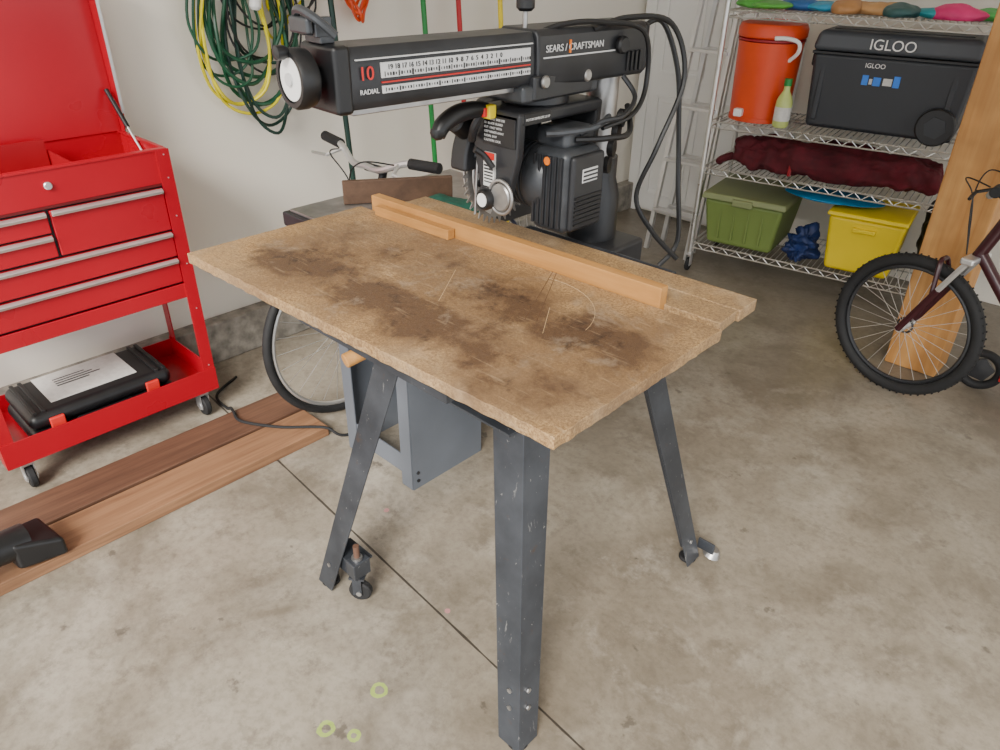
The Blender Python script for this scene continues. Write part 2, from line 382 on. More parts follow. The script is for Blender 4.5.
lathe('crank_wheel',S,[(.018,0),(.02,.015),(.044,.02),(.047,.03),(.047,.045),(.043,.052),(.036,.052),(.036,.048),(0,.048)],(AX-.005,.715,1.325),(0,-1,0),black,40)
lathe('crank_face',S,[(.033,0),(.033,.003),(0,.004)],(AX-.005,.668,1.325),(0,-1,0),white,40)
lathe('crank_grip',S,[(.008,0),(.011,.008),(.011,.02),(0,.024)],(AX-.005,.665,1.366),(0,-1,.0),black,20)
cyl('crank_center',S,(AX-.005,.667,1.325),(AX-.005,.660,1.325),.01,silverlab)
boxes('lever_bracket',S,[(-1.05,-1.0,.712,.738,1.376,1.388),(-1.05,-1.04,.705,.735,1.386,1.415),(-1.01,-1.0,.705,.735,1.386,1.415)],midg,.002)
tube('lock_lever',S,[(-1.06,.705,1.41),(-1.03,.695,1.425),(-.99,.70,1.415),(-.975,.725,1.39)],.007,midg)
box('lever_pad',S,-1.06,-1.0,.69,.703,1.39,1.415,midg,.005)
cyl('elevation_knob_stem',S,(AX+.01,1.17,1.375),(AX+.01,1.17,1.41),.005,steel)
lathe('elevation_knob',S,[(.012,0),(.018,.006),(.018,.02),(.01,.028),(0,.028)],(AX+.01,1.17,1.405),(0,0,1),black)
cyl('housing_knob',S,(-.960,1.405,1.335),(-.945,1.405,1.335),.018,black,bev=.004)
box('rear_cap',S,-1.075,-.965,1.495,1.515,1.272,1.374,black,.01)
boxes('housing_ribs',S,[(-.961,-.955,1.43+i*.014,1.436+i*.014,1.28,1.32) for i in range(4)],black,.001)
armparts=[o for o in S.children if o not in k0]
PV=Vector((AX,.74,0))
reshape(armparts,Matrix.Translation((-.074,.012,-.022))@Matrix.Translation(PV)@Matrix.Rotation(math.radians(-4),4,'Z')@Matrix.Translation(-PV))
k1=set(S.children)
# --- carriage + yoke
box('carriage',S,-1.085,-.94,1.06,1.33,1.222,1.258,midg,.008)
box('carriage_side',S,-.955,-.935,1.09,1.30,1.225,1.275,darkg,.006)
for y in (1.12,1.27): cyl('carriage_roller',S,(-.935,y,1.262),(-.925,y,1.262),.013,steel,seg=24,bev=.003)
lathe('yoke_turntable',S,[(.075,0),(.08,.006),(.08,.02),(.0,.02)],(AX,1.19,1.205),(0,0,1),darkg)
box('yoke_top',S,-1.085,-.935,1.045,1.345,1.180,1.208,darkg,.008)
prism('yoke_front_arm',S,[(-1.085,1.205),(-.935,1.205),(-.94,1.12),(-.975,1.0),(-1.05,1.0),(-1.08,1.12)],'y',1.045,1.07,darkg,.006)
prism('yoke_rear_arm',S,[(-1.085,1.205),(-.935,1.205),(-.94,1.12),(-.975,1.0),(-1.05,1.0),(-1.08,1.12)],'y',1.325,1.348,darkg,.006)
box('instruction_plate',S,-1.045,-.945,1.041,1.046,1.135,1.195,black,.001)
for i in range(6): text('instruction_text',S,['WARNING  SAFE USE','SET BLADE GUARD','CUT  ONLY WITH','KEEP HANDS AWAY','RADIAL SAW','CAUTION: LOCK'][i],(-1.04,1.0405,1.186-i*.0088),FY,.0068,silverlab,.0003)
box('side_label',S,-.937,-.9335,1.06,1.15,1.182,1.205,black,.001); text('side_label_text',S,'MOTOR DEVELOPS 2.5 HP',(-.9333,1.064,1.191),FX,.007,silverlab)
box('switch_yellow',S,-1.055,-1.005,1.022,1.045,1.190,1.218,yel,.003); box('switch_red',S,-1.045,-1.012,1.012,1.025,1.194,1.213,redp,.003)
MY,MZ=1.20,1.045
fins=[(.06,0),(.066,.004)]
for i in range(7): fins+=[(.074,.012+i*.012),(.074,.017+i*.012),(.070,.018+i*.012),(.070,.023+i*.012)]
fins+=[(.074,.10),(.074,.13),(.066,.15),(.055,.165),(0,.166)]
lathe('motor_body',S,fins,(-1.10,MY,MZ),(1,0,0),midg,40)
box('motor_housing',S,-.985,-.875,MY-.055,MY+.085,.938,1.125,midg,.02,seg=4)
box('motor_end_cover',S,-.88,-.862,MY-.045,MY+.075,.948,1.115,darkg,.012,seg=3)
boxes('motor_vents',S,[(-.863,-.859,MY-.035,MY+.065,.962+i*.010,.966+i*.010) for i in range(7)],black)
box('motor_badge',S,-.863,-.8600,MY-.012,MY+.045,1.055,1.085,silverlab,.001)
for i in range(3): box('badge_line',S,-.8605,-.8592,MY-.010,MY+.043,1.059+i*.009,1.063+i*.009,darkg,0)
boxes('motor_side_fins',S,[(-.975+i*.016,-.968+i*.016,MY-.061,MY-.05,.955,1.11) for i in range(6)],darkg,.001)
box('capacitor_box',S,-1.0,-.90,MY-.03,MY+.08,1.118,1.165,midg,.014,seg=3)
box('danger_label',S,-1.040,-1.005,1.038,1.0455,1.045,1.118,tag,.001); boxes('danger_band',S,[(-1.040,-1.005,1.0375,1.039,1.104,1.118)],redp)
boxes('danger_print',S,[(-1.036,-1.009,1.0373,1.038,1.054+i*.007,1.0565+i*.007) for i in range(6)],darkg)
lathe('orange_dot',S,[(.009,0),(.009,.002),(0,.002)],(-.93,MY-.061,1.10),(0,-1,0),orangep); cyl('pivot_cap',S,(AX+.04,1.045,1.03),(AX+.04,1.03,1.03),.03,steel,seg=32,bev=.003)
lathe('bevel_knob',S,[(.02,0),(.024,.004),(.024,.02),(.02,.026),(0,.026)],(AX-.0,1.04,1.02),(0,-1,0),black); lathe('bevel_knob_face',S,[(.015,0),(.015,.002),(0,.002)],(AX-.0,1.014,1.02),(0,-1,0),white)
torus('pivot_ring',S,(AX+.04,1.035,1.03),(0,1,0),.036,.004,steel)
tube('bevel_lever',S,[(AX+.02,1.03,1.09),(AX+.0,1.02,1.115),(AX-.01,1.0,1.13)],.007,black)
BX=-1.115;by,bz=1.175,1.048
poly=[]
N=40
for i in range(N):
    a=2*PI*i/N
    for da,r in ((0,.134),(.02,.134),(.05,.118),(.11,.119)): poly.append((by+r*math.cos(a+da),bz+r*math.sin(a+da)))
prism('saw_blade',S,poly,'x',BX-.0012,BX+.0012,steel,0)
cyl('arbor_nut',S,(BX-.02,by,bz),(BX+.04,by,bz),.02,steel,seg=6)
g=[(by+.148*math.cos(a),bz+.02+.148*math.sin(a)) for a in [math.radians(x) for x in range(0,183,7)]]
prism('blade_guard',S,g,'x',BX-.03,BX+.025,darkg,.008)
g2=[(by+.120*math.cos(a),bz+.03+.120*math.sin(a)) for a in [math.radians(x) for x in range(5,178,8)]]
prism('guard_face',S,g2,'x',BX+.024,BX+.03,midg,.003)
gl=[(by+.112*math.cos(a),bz+.112*math.sin(a)) for a in [math.radians(x) for x in range(160,250,7)]]+[(by+.080*math.cos(a),bz+.080*math.sin(a)) for a in [math.radians(x) for x in range(246,158,-7)]]
prism('lower_guard',S,gl,'x',BX+.012,BX+.016,alum,.001); prism('lower_guard_far',S,gl,'x',BX-.020,BX-.016,alum,.001)
for i in range(4):
    a=math.radians(172+i*19); cyl('guard_rivet',S,(BX+.016,by+.096*math.cos(a),bz+.096*math.sin(a)),(BX+.021,by+.096*math.cos(a),bz+.096*math.sin(a)),.008,darkg,seg=12)
rods('anti_kickback_rod',S,[((BX+.04,1.06,1.19),(BX+.04,1.045,.97))],.003,steel); cyl('dust_spout',S,(BX,1.09,1.13),(BX,1.02,1.175),.026,black,bev=.004)
torus('guard_wing',S,(BX+.035,1.085,1.11),(1,0,0),.018,.005,steel)
tube('yoke_handle',S,[(-1.03,.890,1.174),(-1.03,.905,1.192),(-1.03,.945,1.207),(-1.03,1.0,1.210),(-1.03,1.045,1.204)],.016,black,rf=lambda t:1.0+.25*math.sin(t*PI)-.15*t,ms=14)
lathe('handle_end',S,[(.0,0),(.011,.004),(.016,.012),(.016,.02)],(-1.03,.884,1.164),(0,.3,1),black)
tube('handle_bracket',S,[(-1.03,1.03,1.205),(-1.05,1.02,1.17),(-1.07,1.03,1.14)],.010,darkg)
tube('motor_cable',S,[(-.90,1.22,1.15),(-.87,1.26,1.175),(-.86,1.33,1.18),(-.88,1.40,1.21),(-.92,1.40,1.25)],.006,darkg)
tube('motor_conduit',S,[(-.93,1.13,1.158),(-.90,1.17,1.160),(-.875,1.24,1.165),(-.88,1.30,1.18)],.007,midg)
tube('motor_cable_b',S,[(-.90,1.20,1.14),(-.86,1.27,1.14),(-.86,1.36,1.14),(-.90,1.40,1.19)],.007,black)
for i,z in enumerate((1.06,1.10,1.14,1.17)): lathe('rear_knob_%d'%i,S,[(.016,0),(.02,.004),(.02,.016),(0,.018)],(-.92+.010*i,1.35,z),(.6,.2,0),black,16)
headparts=[o for o in S.children if o not in k1]
reshape(headparts,about((AX,1.19,1.264),.90,.90,.97,(-.058,.055,-.002)))
tube('power_cable_a',S,[(-1.03,1.52,1.32),(-1.0,1.58,1.35),(-.96,1.61,1.25),(-.93,1.60,1.12),(-.90,1.58,1.0),(-.88,1.58,.86),(-.90,1.54,.80)],.006,black)
tube('power_cable_b',S,[(-1.0,1.33,1.345),(-.98,1.42,1.365),(-.94,1.53,1.35),(-.91,1.56,1.24),(-.92,1.50,1.10),(-.95,1.48,.98),(-.91,1.50,.90),(-.84,1.52,.84)],.006,black)
tube('power_cable_c',S,[(-1.03,1.19,1.345),(-1.01,1.25,1.36),(-.99,1.34,1.36),(-.95,1.44,1.34),(-.95,1.47,1.24),(-.94,1.42,1.18),(-.95,1.32,1.16)],.0055,black)
# ---------------------------------------------------------------- jointer
J=G('jointer',(-1.6,1.3,0))
jx0,jx1,jy0,jy1=-1.76,-1.43,1.14,1.44
boxes('stand',J,[(jx1-.004,jx1,jy0,jy1,.0,.78),(jx0,jx0+.004,jy0,jy1,0,.78),(jx0+.006,jx1-.006,jy1-.004,jy1-.001,0.002,.78)],greyp)
boxes('stand_front',J,[(jx0+.002,jx1-.002,jy0-.003,jy0+.001,.42,.778)],greyp)
boxes('stand_front_flange',J,[(jx1-.05,jx1-.001,jy0-.0045,jy0-.001,.004,.776),(jx0+.001,jx0+.05,jy0-.0045,jy0-.001,.004,.776)],greyp)
boxes('stand_rail',J,[(jx0+.051,jx1-.051,jy0-.002,jy0+.002,.05,.12)],greyp)
for z in (.03,.06,.40): cyl('rivet',J,(jx1,jy0+.02,z),(jx1+.003,jy0+.02,z),.006,darkg,seg=12)
box('bed',J,-1.86,-1.43,1.06,1.72,.781,.823,darkg,.006)
box('bed_infeed_top',J,-1.84,-1.50,1.075,1.70,.8235,.831,steel,.002)
BR=Matrix.Translation((-1.68,1.345,0))@Matrix.Rotation(math.radians(57),4,'Z')
box('fence_board',J,-.16,.16,-.009,.009,.832,.90,benchw,.003,xf=BR)
box('fence_bracket',J,-.05,.05,.01,.04,.832,.87,darkg,.003,xf=BR)
blob('shop_rag',J,(-1.52,1.42,.843),(.09,.06,.018),M('teal_cloth',(.012,.09,.06),.9),.5,3,4,.8315)
# ---------------------------------------------------------------- red tool cabinet
T=G('rolling_tool_cabinet',(-2.45,.6,0))
cx0,cx1,cy0,cy1=-2.61,-2.28,.27,.945
zb,zt=.47,.945
boxes('chest_shell',T,[(cx0,cx1-.002,cy0,cy0+.004,zb,zt),(cx0,cx1-.002,cy1-.004,cy1,zb,zt),(cx0,cx0+.004,cy0,cy1,zb,zt),(cx0,cx1-.008,cy0+.002,cy1-.002,zb,zb+.004),(cx0,cx1-.008,cy0+.002,cy1-.002,.845,.849)],red)
box('front_fascia',T,cx1-.006,cx1,cy0,cy1,.845,zt,red,.002)
box('bottom_fascia',T,cx1-.006,cx1+.001,cy0,cy1,zb-.005,.515,red,.002)
boxes('rim',T,[(cx1-.02,cx1+.003,cy0,cy1,zt-.004,zt+.002),(cx0,cx1-.021,cy1-.012,cy1+.002,zt-.004,zt+.002)],red,.001)
box('seam_shade_strip',T,cx1-.004,cx1+.002,cy0+.036,cy1-.036,.838,.846,M('seam_shadow',(.10,.001,.003),.5),.001)  # dark red strip standing in for the shade along the seam
ya=cy0+.035;yb=cy1-.037; ym=.58
drs=[(ym+.004,yb,.70,.832),(ya,ym-.004,.77,.832),(ya,ym-.004,.70,.764),(ya,yb,.612,.693),(ya,yb,.522,.605)]
boxes('drawer_recess',T,[(cx1-.03,cx1-.01,cy0+.02,cy1-.02,.515,.845)],black)
for i,(a,b,z0,z1) in enumerate(drs):
    box('drawer_%d'%i,T,cx1-.012,cx1+.003,a,b,z0,z1,red,.003)
    prism('drawer_pull_%d'%i,T,[(cx1+.003,z1-.016),(cx1+.012,z1-.015),(cx1+.016,z1-.006),(cx1+.010,z1-.002),(cx1+.003,z1)],'y',a+.004,b-.004,alum,.001)
for nm,y0,y1 in (('l',cy0-.004,cy0+.036),('r',cy1-.036,cy1+.004)):
    s0,s1=(y0,y0+.004) if nm=='l' else (y1-.004,y1)
    boxes('front_post_'+nm,T,[(cx1+.0005,cx1+.005,y0,y1,.10,zt),(cx1-.045,cx1+.0002,s0,s1,.10,zb+.02),(cx0,cx0+.04,s0,s1,.10,zb+.02)],red)
for z in (.93,.86,.74,.58,.42,.2):
    cyl('post_screw',T,(cx1+.004,cy1-.014,z),(cx1+.0065,cy1-.014,z),.0025,alum,seg=10)
cyl('lock',T,(cx1,.60,.90),(cx1+.008,.60,.90),.011,alum,seg=20,bev=.002)
boxes('lower_tray',T,[(cx0,cx1,cy0,cy1,.108,.114),(cx1+.0055,cx1+.009,cy0-.004,cy1+.004,.100,.185),(cx0,cx0+.004,cy0,cy1,.105,.175),(cx0,cx1,cy0,cy0+.003,.105,.185),(cx0,cx1,cy1-.003,cy1,.105,.185)],red)
Lp=[(cx0+.0,zt+.0),(cx0-.018,zt+.46),(cx0-.012,zt+.462),(cx0+.008,zt)]
prism('lid_panel',T,Lp,'y',cy0-.006,cy1+.0005,red,.001)
fl=[(cx0,zt),(cx0-.018,zt+.46),(cx0+.045,zt+.465),(cx0+.05,zt+.06),(cx0+.03,zt)]
prism('lid_flange_r',T,fl,'y',cy1+.001,cy1+.006,red,.001)
prism('lid_flange_l',T,fl,'y',cy0-.012,cy0-.007,red,.001)
boxes('lid_edge_trim',T,[(cx0+.047,cx0+.052,cy1,cy1+.008,zt+.06,zt+.46)],alum)
cyl('gas_strut_body',T,(cx0+.02,cy1-.02,zt+.13),(cx0+.11,cy1-.015,zt+.03),.007,black); cyl('gas_strut_rod',T,(cx0+.11,cy1-.015,zt+.03),(cx0+.18,cy1-.012,zt-.04),.004,alum)
boxes('till_partition',T,[(cx0+.06,cx0+.064,cy0+.01,cy1-.25,.85,.965),(cx0+.05,cx1-.04,.70,.704,.85,.93)],red_dark)
def caster(p,x,y,wr=.038):
    boxes('caster_plate',p,[(x-.03,x+.03,y-.03,y+.03,.098,.104),(x-.015,x+.025,y-.016,y-.013,wr-.01,.09),(x-.015,x+.025,y+.013,y+.016,wr-.01,.09),(x-.018,x+.028,y-.016,y+.016,.086,.099)],alum)
    cyl('caster_wheel',p,(x+.01,y-.011,wr),(x+.01,y+.011,wr),wr,rubber,seg=28,bev=.004)
    cyl('caster_hub',p,(x+.01,y-.018,wr),(x+.01,y+.018,wr),.014,alum,seg=16)
for x in (cx0+.04,cx1-.03):
    for y in (cy0+.05,cy1-.05): caster(T,x,y)
C=G('tool_case',(-2.43,.57,.12))
box('case_lower',C,-2.57,-2.30,.36,.82,.116,.165,black,.022,seg=4)
box('case_upper',C,-2.565,-2.305,.365,.815,.167,.222,black,.026,seg=4)
boxes('case_ribs',C,[(-2.55,-2.32,y,y+.012,.212,.228) for y in (.385,.41,.765,.79)],black,.002)
box('case_label',C,-2.55,-2.36,.45,.72,.222,.2235,tag,0)
boxes('case_label_print',C,[(-2.50+.016*i,-2.495+.016*i,.50,.60+.02*(i%3),.2235,.2242) for i in range(4)],darkg)
tube('case_handle',C,[(-2.30,.50,.166),(-2.29,.51,.170),(-2.288,.58,.170),(-2.29,.65,.170),(-2.30,.66,.166)],.010,black)
for y in (.44,.74): box('latch',C,-2.305,-2.292,y-.022,y+.022,.150,.205,redp,.004)
# ---------------------------------------------------------------- planks, cord, nozzle
pl=G('lumber_plank',(-1.95,.2,0)); box('plank',pl,-2.02,-1.87,-.9,1.13,0.0,.038,plankF,.003)
pl=G('lumber_plank',(-2.15,.2,0)); box('plank',pl,-2.19,-2.035,-.9,1.15,0.0,.038,plankR,.003)
q=G('power_cord',(-1.9,1.0,0)); tube('cord',q,[(-2.45,1.1,.006),(-2.38,.98,.006),(-2.27,.96,.008),(-2.21,.95,.040),(-2.17,.94,.045),(-2.10,.93,.045),(-1.98,1.0,.045),(-1.90,1.08,.045),(-1.86,1.12,.040),(-1.82,1.16,.010),(-1.80,1.3,.006),(-1.82,1.6,.006)],.005,rubber)
nz=G('vacuum_nozzle',(-1.9,.1,.08))
NX=Matrix.Translation((-1.93,.268,.088))@Matrix.Rotation(math.radians(8),4,'Z')@Matrix.Scale(1.15,4)
lathe('nozzle_tube',nz,[(.036,-.52),(.036,-.22),(.042,-.218),(.042,-.19),(.036,-.17),(.038,-.12),(.040,-.06),(.0,-.05)],(0,0,.0),(0,1,.0),black,32,xf=NX@Matrix.Rotation(math.radians(-10),4,'X'))
mk('nozzle_tip',nz,[(-.038,-.10,-.036),(.038,-.10,-.036),(.038,-.10,.038),(-.038,-.10,.038),(-.065,.0,-.042),(.065,.0,-.042),(.065,.0,.008),(-.065,.0,.008)],[(0,1,2,3),(7,6,5,4),(0,4,5,1),(1,5,6,2),(2,6,7,3),(3,7,4,0)],black,.012,xf=NX,seg=3)
# ---------------------------------------------------------------- wall storage
WS=G('wall_hung_cords_and_hoses',(WX+.05,1.46,1.3))
def coil(nm,mat,r,cy,cz,w,h,loops,seed,x=WX+.04,spread=.06):
    rnd=random.Random(seed); pts=[]
    for l in range(loops):
        w1=w*(1+rnd.uniform(-.3,.2)); h1=h*(1+rnd.uniform(-.3,.15)); oy=rnd.uniform(-.03,.03)
        n=10
        for i in range(n):
            a=2*PI*i/n+PI/2
            pts.append((x+rnd.uniform(0,spread),cy+oy+w1*math.cos(a)*(1-.25*math.sin(a)),cz+h-h1+h1*math.sin(a)+rnd.uniform(-.006,.006)))
    tube(nm,WS,pts,r,mat,n=5,ms=7)
coil('garden_hose',green_h,.007,1.46,1.27,.14,.27,5,1)
coil('yellow_cord',yel_c,.0055,1.42,1.24,.15,.29,3,5)
coil('green_cord',green_d,.006,1.53,1.24,.12,.30,4,8)
coil('green_cord_b',green_h,.005,1.38,1.25,.11,.22,3,18)
coil('black_cord',black,.004,1.50,1.32,.13,.20,4,12)
coil('yellow_cord_b',yel_c,.005,1.60,1.32,.07,.18,2,15)
coil('orange_cord',org_c,.006,1.95,1.36,.04,.16,4,3)
coil('black_cord_b',black,.004,1.72,1.44,.05,.20,3,21)
tube('hook',WS,[(WX,1.44,1.56),(WX+.10,1.44,1.55),(WX+.14,1.44,1.57)],.006,alum); box('hook_plate',WS,WX,WX+.006,1.41,1.47,1.50,1.60,alum)
lathe('plug',WS,[(.012,0),(.02,.01),(.02,.06),(.01,.08),(0,.08)],(WX+.13,1.46,1.28),(0,.2,1),white); rods('plug_lead',WS,[((WX+.13,1.475,1.36),(WX+.12,1.49,1.6))],.005,white)
lathe('hanging_saw_blade',WS,[(.012,0),(.15,0),(.15,.002),(.012,.002)],(WX+.02,2.95,1.42),(1,0,0),steel,64); cyl('nail',WS,(WX,2.95,1.42),(WX+.04,2.95,1.42),.006,darkg)
for nm,y,mat,xo,z0 in (('rake_handle',1.80,green_d,.10,0.02),('shovel_handle',2.24,green_b,.12,.02),('broom_handle',2.44,red_h,.12,.02),('mop_handle',2.70,yel,.12,.02)):
    q=G(nm,(WX+xo,y,0)); cyl('shaft',q,(WX+xo+.08,y,z0),(WX+xo-.04,y,1.75),.011,mat)
    box('head',q,WX+xo+.06,WX+xo+.10,y-.09,y+.09,0,.05,darkg,.008)
    torus('wall_clip',q,(WX+xo-.035,y,1.65),(0,0,1),.02,.004,alum)
    box('wall_clip_base',q,WX,WX+xo-.04,y-.01,y+.01,1.64,1.66,alum,0)
# ---------------------------------------------------------------- wire shelving
SH=[]
def GS(name,loc):
    e=G(name,loc); SH.append(e); return e
W=GS('wire_shelving_unit',(-1.12,3.58,0))
sx0,sx1,sy0,sy1=-1.73,-.51,3.36,3.81
for x in (sx0,sx1):
    for y in (sy0,sy1):
        cyl('pole',W,(x,y,.10),(x,y,1.85),.0125,chrome)
        boxes('caster_fork',W,[(x-.014,x-.011,y-.018,y+.018,.03,.09),(x+.011,x+.014,y-.018,y+.018,.03,.09),(x-.014,x+.014,y-.018,y+.018,.088,.10)],alum)
        cyl('caster_wheel',W,(x-.009,y,.035),(x+.009,y,.035),.035,rubber,bev=.004)
for k,z in enumerate((.16,.55,.77,1.25,1.75)):
    sg=[]
    for i in range(49): x=sx0+.01+i*(sx1-sx0-.02)/48; sg.append(((x,sy0,z),(x,sy1,z)))
    rods('shelf_wires_%d'%k,W,sg,.0022,chrome,5)
    fr=[]
    for y in (sy0,sy1,(sy0+sy1)/2): fr+= [((sx0,y,z-.004),(sx1,y,z-.004))]
    for y in (sy0,sy1): fr.append(((sx0,y,z-.032),(sx1,y,z-.032)))
    for x in (sx0,sx1): fr+= [((x,sy0,z-.004),(x,sy1,z-.004)),((x,sy0,z-.032),(x,sy1,z-.032))]
    rods('shelf_frame_%d'%k,W,fr,.0038,chrome,6)
    zz=[];n=36
    for i in range(n):
        xa=sx0+i*(sx1-sx0)/n; xb=sx0+(i+1)*(sx1-sx0)/n; z1,z2=(z-.004,z-.032) if i%2 else (z-.032,z-.004)
        zz.append(((xa,sy0,z1),(xb,sy0,z2)))
    rods('shelf_truss_%d'%k,W,zz,.002,chrome,5)
orange=M('orange_jug',(.72,.06,.008),.4,0,.05)
q=GS('drink_cooler_jug',(-1.555,3.53,.77)); jc=(-1.555,3.53,.775)
P=lambda pr:[(r*.92,h) for r,h in pr]
lathe('body',q,P([(.135,0),(.145,.01),(.148,.05),(.158,.33),(.16,.345),(0,.345)]),jc,(0,0,1),orange,40)
lathe('base_ring',q,P([(.149,0),(.149,.02),(.14,.022)]),jc,(0,0,1),orange,40)
lathe('rim_band',q,P([(.155,.345),(.163,.35),(.163,.358),(.155,.362)]),jc,(0,0,1),red_dark,40)
lathe('lid',q,P([(.160,.362),(.167,.368),(.167,.40),(.157,.42),(.11,.43),(.05,.432),(0,.432)]),jc,(0,0,1),orange,40)
box('spigot',q,-1.63,-1.59,3.37,3.41,.80,.835,white,.006); tube('side_handle',q,[(-1.44,3.45,1.05),(-1.40,3.42,1.09),(-1.405,3.42,1.13),(-1.45,3.40,1.145),(-1.50,3.375,1.145)],.009,white)
q=GS('spray_bottle',(-1.37,3.40,.77)); bc=(-1.41,3.395,.775)
lathe('bottle',q,[(.03,0),(.036,.01),(.036,.11),(.03,.13),(.014,.16),(.014,.18),(0,.18)],bc,(0,0,1),M('pale_lime_bottle',(.50,.58,.18),.3),24); lathe('cap',q,[(.017,0),(.017,.03),(0,.03)],(bc[0],bc[1],.955),(0,0,1),green_b); lathe('bottle_label',q,[(.0365,.03),(.0368,.03),(.0368,.09),(.0365,.09)],bc,(0,0,1),tag)
cg=M('cooler_grey',(.028,.031,.037),.5,0,.08,5); cg2=M('cooler_lid_grey',(.060,.066,.076),.5,0,.08,5)
q=GS('wheeled_cooler',(-1.0,3.6,.77)); ccx=-1.015
tbox('body',q,ccx,3.61,.785,1.10,.60,.33,.64,.37,cg,.02)
tbox('lid',q,ccx,3.61,1.107,1.19,.665,.39,.63,.36,cg2,.025); tbox('lid_band',q,ccx,3.61,1.095,1.106,.65,.38,.65,.38,black,.002)
boxes('lid_recess',q,[(ccx-.27,ccx+.27,3.50,3.72,1.188,1.194)],cg,.002)
box('end_handle',q,ccx-.345,ccx-.31,3.53,3.69,1.03,1.085,black,.008)
boxes('front_ridges',q,[(ccx-.28+.52*i,ccx-.255+.52*i,3.428,3.45,.82,1.07) for i in range(2)],cg,.006)
text('cooler_logo',q,'IGLOO',(ccx-.10,3.410,1.128),FY,.058,white,.001)
text('cooler_logo_small',q,'IGLOO',(ccx-.10,3.427,1.055),FY,.026,white,.001)
boxes('cooler_stickers',q,[(ccx-.10,ccx-.075,3.428,3.44,.985,1.025),(ccx-.055,ccx-.025,3.428,3.44,.985,1.02),(ccx+.025,ccx+.05,3.428,3.44,.985,1.03)],blue_s,.001)
boxes('cooler_sticker_text',q,[(ccx-.07,ccx-.058,3.4265,3.43,.99,1.012),(ccx-.015,ccx+.02,3.4265,3.43,.99,1.018)],tag)
cyl('cooler_wheel',q,(ccx+.23,3.405,.850),(ccx+.23,3.437,.850),.076,black,seg=36,bev=.006); cyl('cooler_wheel_cap',q,(ccx+.23,3.401,.850),(ccx+.23,3.407,.850),.045,cg,seg=6)
maroon=M('maroon_canvas',(.085,.003,.009),.85,0,.35,14,.3)
q=GS('folded_canopy_bag',(-1.2,3.5,.6)); blob('bag',q,(-1.17,3.50,.628),(.46,.115,.072),maroon,.30,2.6,6,.556,.55)
tube('bag_end_tie',q,[(-1.62,3.46,.60),(-1.66,3.43,.585),(-1.68,3.44,.565)],.018,maroon)
rods('strap',q,[((-1.32,3.375,.565),(-1.32,3.385,.66))],.009,red_dark)
q=GS('folded_tarp_bag',(-1.45,3.72,.6)); blob('bag',q,(-1.2,3.71,.61),(.42,.06,.05),M('navy_black_nylon',(.010,.012,.022),.7),.3,3,4,.557)
gr=M('olive_green_tote',(.15,.21,.05),.55,0,.08,4); grl=M('olive_lid',(.20,.23,.10),.5,0,.08,4)
q=GS('green_storage_tote',(-1.50,3.57,.16)); tbox('bin',q,-1.50,3.57,.166,.40,.33,.36,.39,.42,gr,.02); tbox('lid',q,-1.50,3.57,.40,.43,.42,.45,.41,.43,grl,.008)
boxes('ribs',q,[(-1.61+.07*i,-1.60+.07*i,3.365,3.39,.2,.38) for i in range(4)],gr,.004); box('clip',q,-1.55,-1.45,3.338,3.36,.385,.42,grl,.006)
yl=M('yellow_tote',(.80,.60,.004),.45,0,.05,4)
q=GS('yellow_storage_tote',(-.95,3.50,.16)); yx=-.935; tbox('bin',q,yx,3.52,.166,.43,.28,.28,.33,.32,yl,.02); tbox('lid',q,yx,3.52,.43,.45,.35,.35,.34,.34,yl,.008); box('grip',q,yx-.05,yx+.05,3.345,3.37,.37,.39,yl,.005)
nav=M('navy_nylon',(.006,.022,.10),.6,0,.5,10)
q=GS('nylon_stuff_bag',(-1.2,3.48,.2)); blob('bag',q,(-1.205,3.44,.215),(.06,.09,.06),nav,.6,5,5,.165); blob('bag_fold',q,(-1.19,3.41,.28),(.045,.055,.045),nav,.6,6,4)
q=GS('foam_kickboard',(-1.12,3.48,.45)); blob('board',q,(-1.12,3.50,.475),(.23,.12,.014),M('sky_blue_foam',(.01,.20,.42),.6),.3,1.2,5)
q=GS('black_backpack',(-.62,3.5,.3)); blob('pack',q,(-.635,3.58,.34),(.085,.15,.17),black,.3,2,5,.166)
tt=GS('pool_toys',(-1.1,3.5,1.25)); rnd=random.Random(9)
cols=[(.10,.42,.06),(.10,.40,.05),(.02,.12,.35),(.03,.30,.50),(.45,.22,.08),(.55,.30,.12),(.03,.10,.10),(.02,.30,.35),(.70,.03,.18),(.08,.45,.10),(.5,.05,.3)]
for i,c in enumerate(cols):
    x=-1.66+i*.105
    blob('toy_%d'%i,tt,(x,3.44+rnd.uniform(0,.1),1.272),(rnd.uniform(.06,.12),rnd.uniform(.05,.1),rnd.uniform(.016,.04)),M('toy_colour_%d'%i,c,.5),.3,2.0,4,1.2535)
piv=Vector((-1.73,3.36,0)); RA=math.radians(9.5)
X8=Matrix.Translation((-.06,0,0))@Matrix.Translation(piv)@Matrix.Rotation(RA,4,'Z')@Matrix.Translation(-piv)
for e in SH:
    m=X8@Matrix.Translation(e.location); e.location=m.to_translation(); e.rotation_euler=(0,0,RA)
# ladder
Lg=G('aluminium_ladder',(-1.98,3.5,0))
def lad(xa,xb,y0,y1,h,nm):
    cyl(nm+'_rail_a',Lg,(xa,y0,0),(xa+.04,y1,h),.016,alum,seg=4); cyl(nm+'_rail_b',Lg,(xb,y0,0),(xb-.04,y1,h),.016,alum,seg=4)
    for i in range(7):
        z=.22+i*.27; t=z/h
        if z<h: box(nm+'_step_%d'%i,Lg,xa+.04*t,xb-.04*t,y0+(y1-y0)*t-.03,y0+(y1-y0)*t+.03,z-.004,z+.012,alum,.002)
lad(-2.13,-1.87,3.48,3.78,1.9,'front'); lad(-2.10,-1.90,3.60,3.84,1.8,'rear')
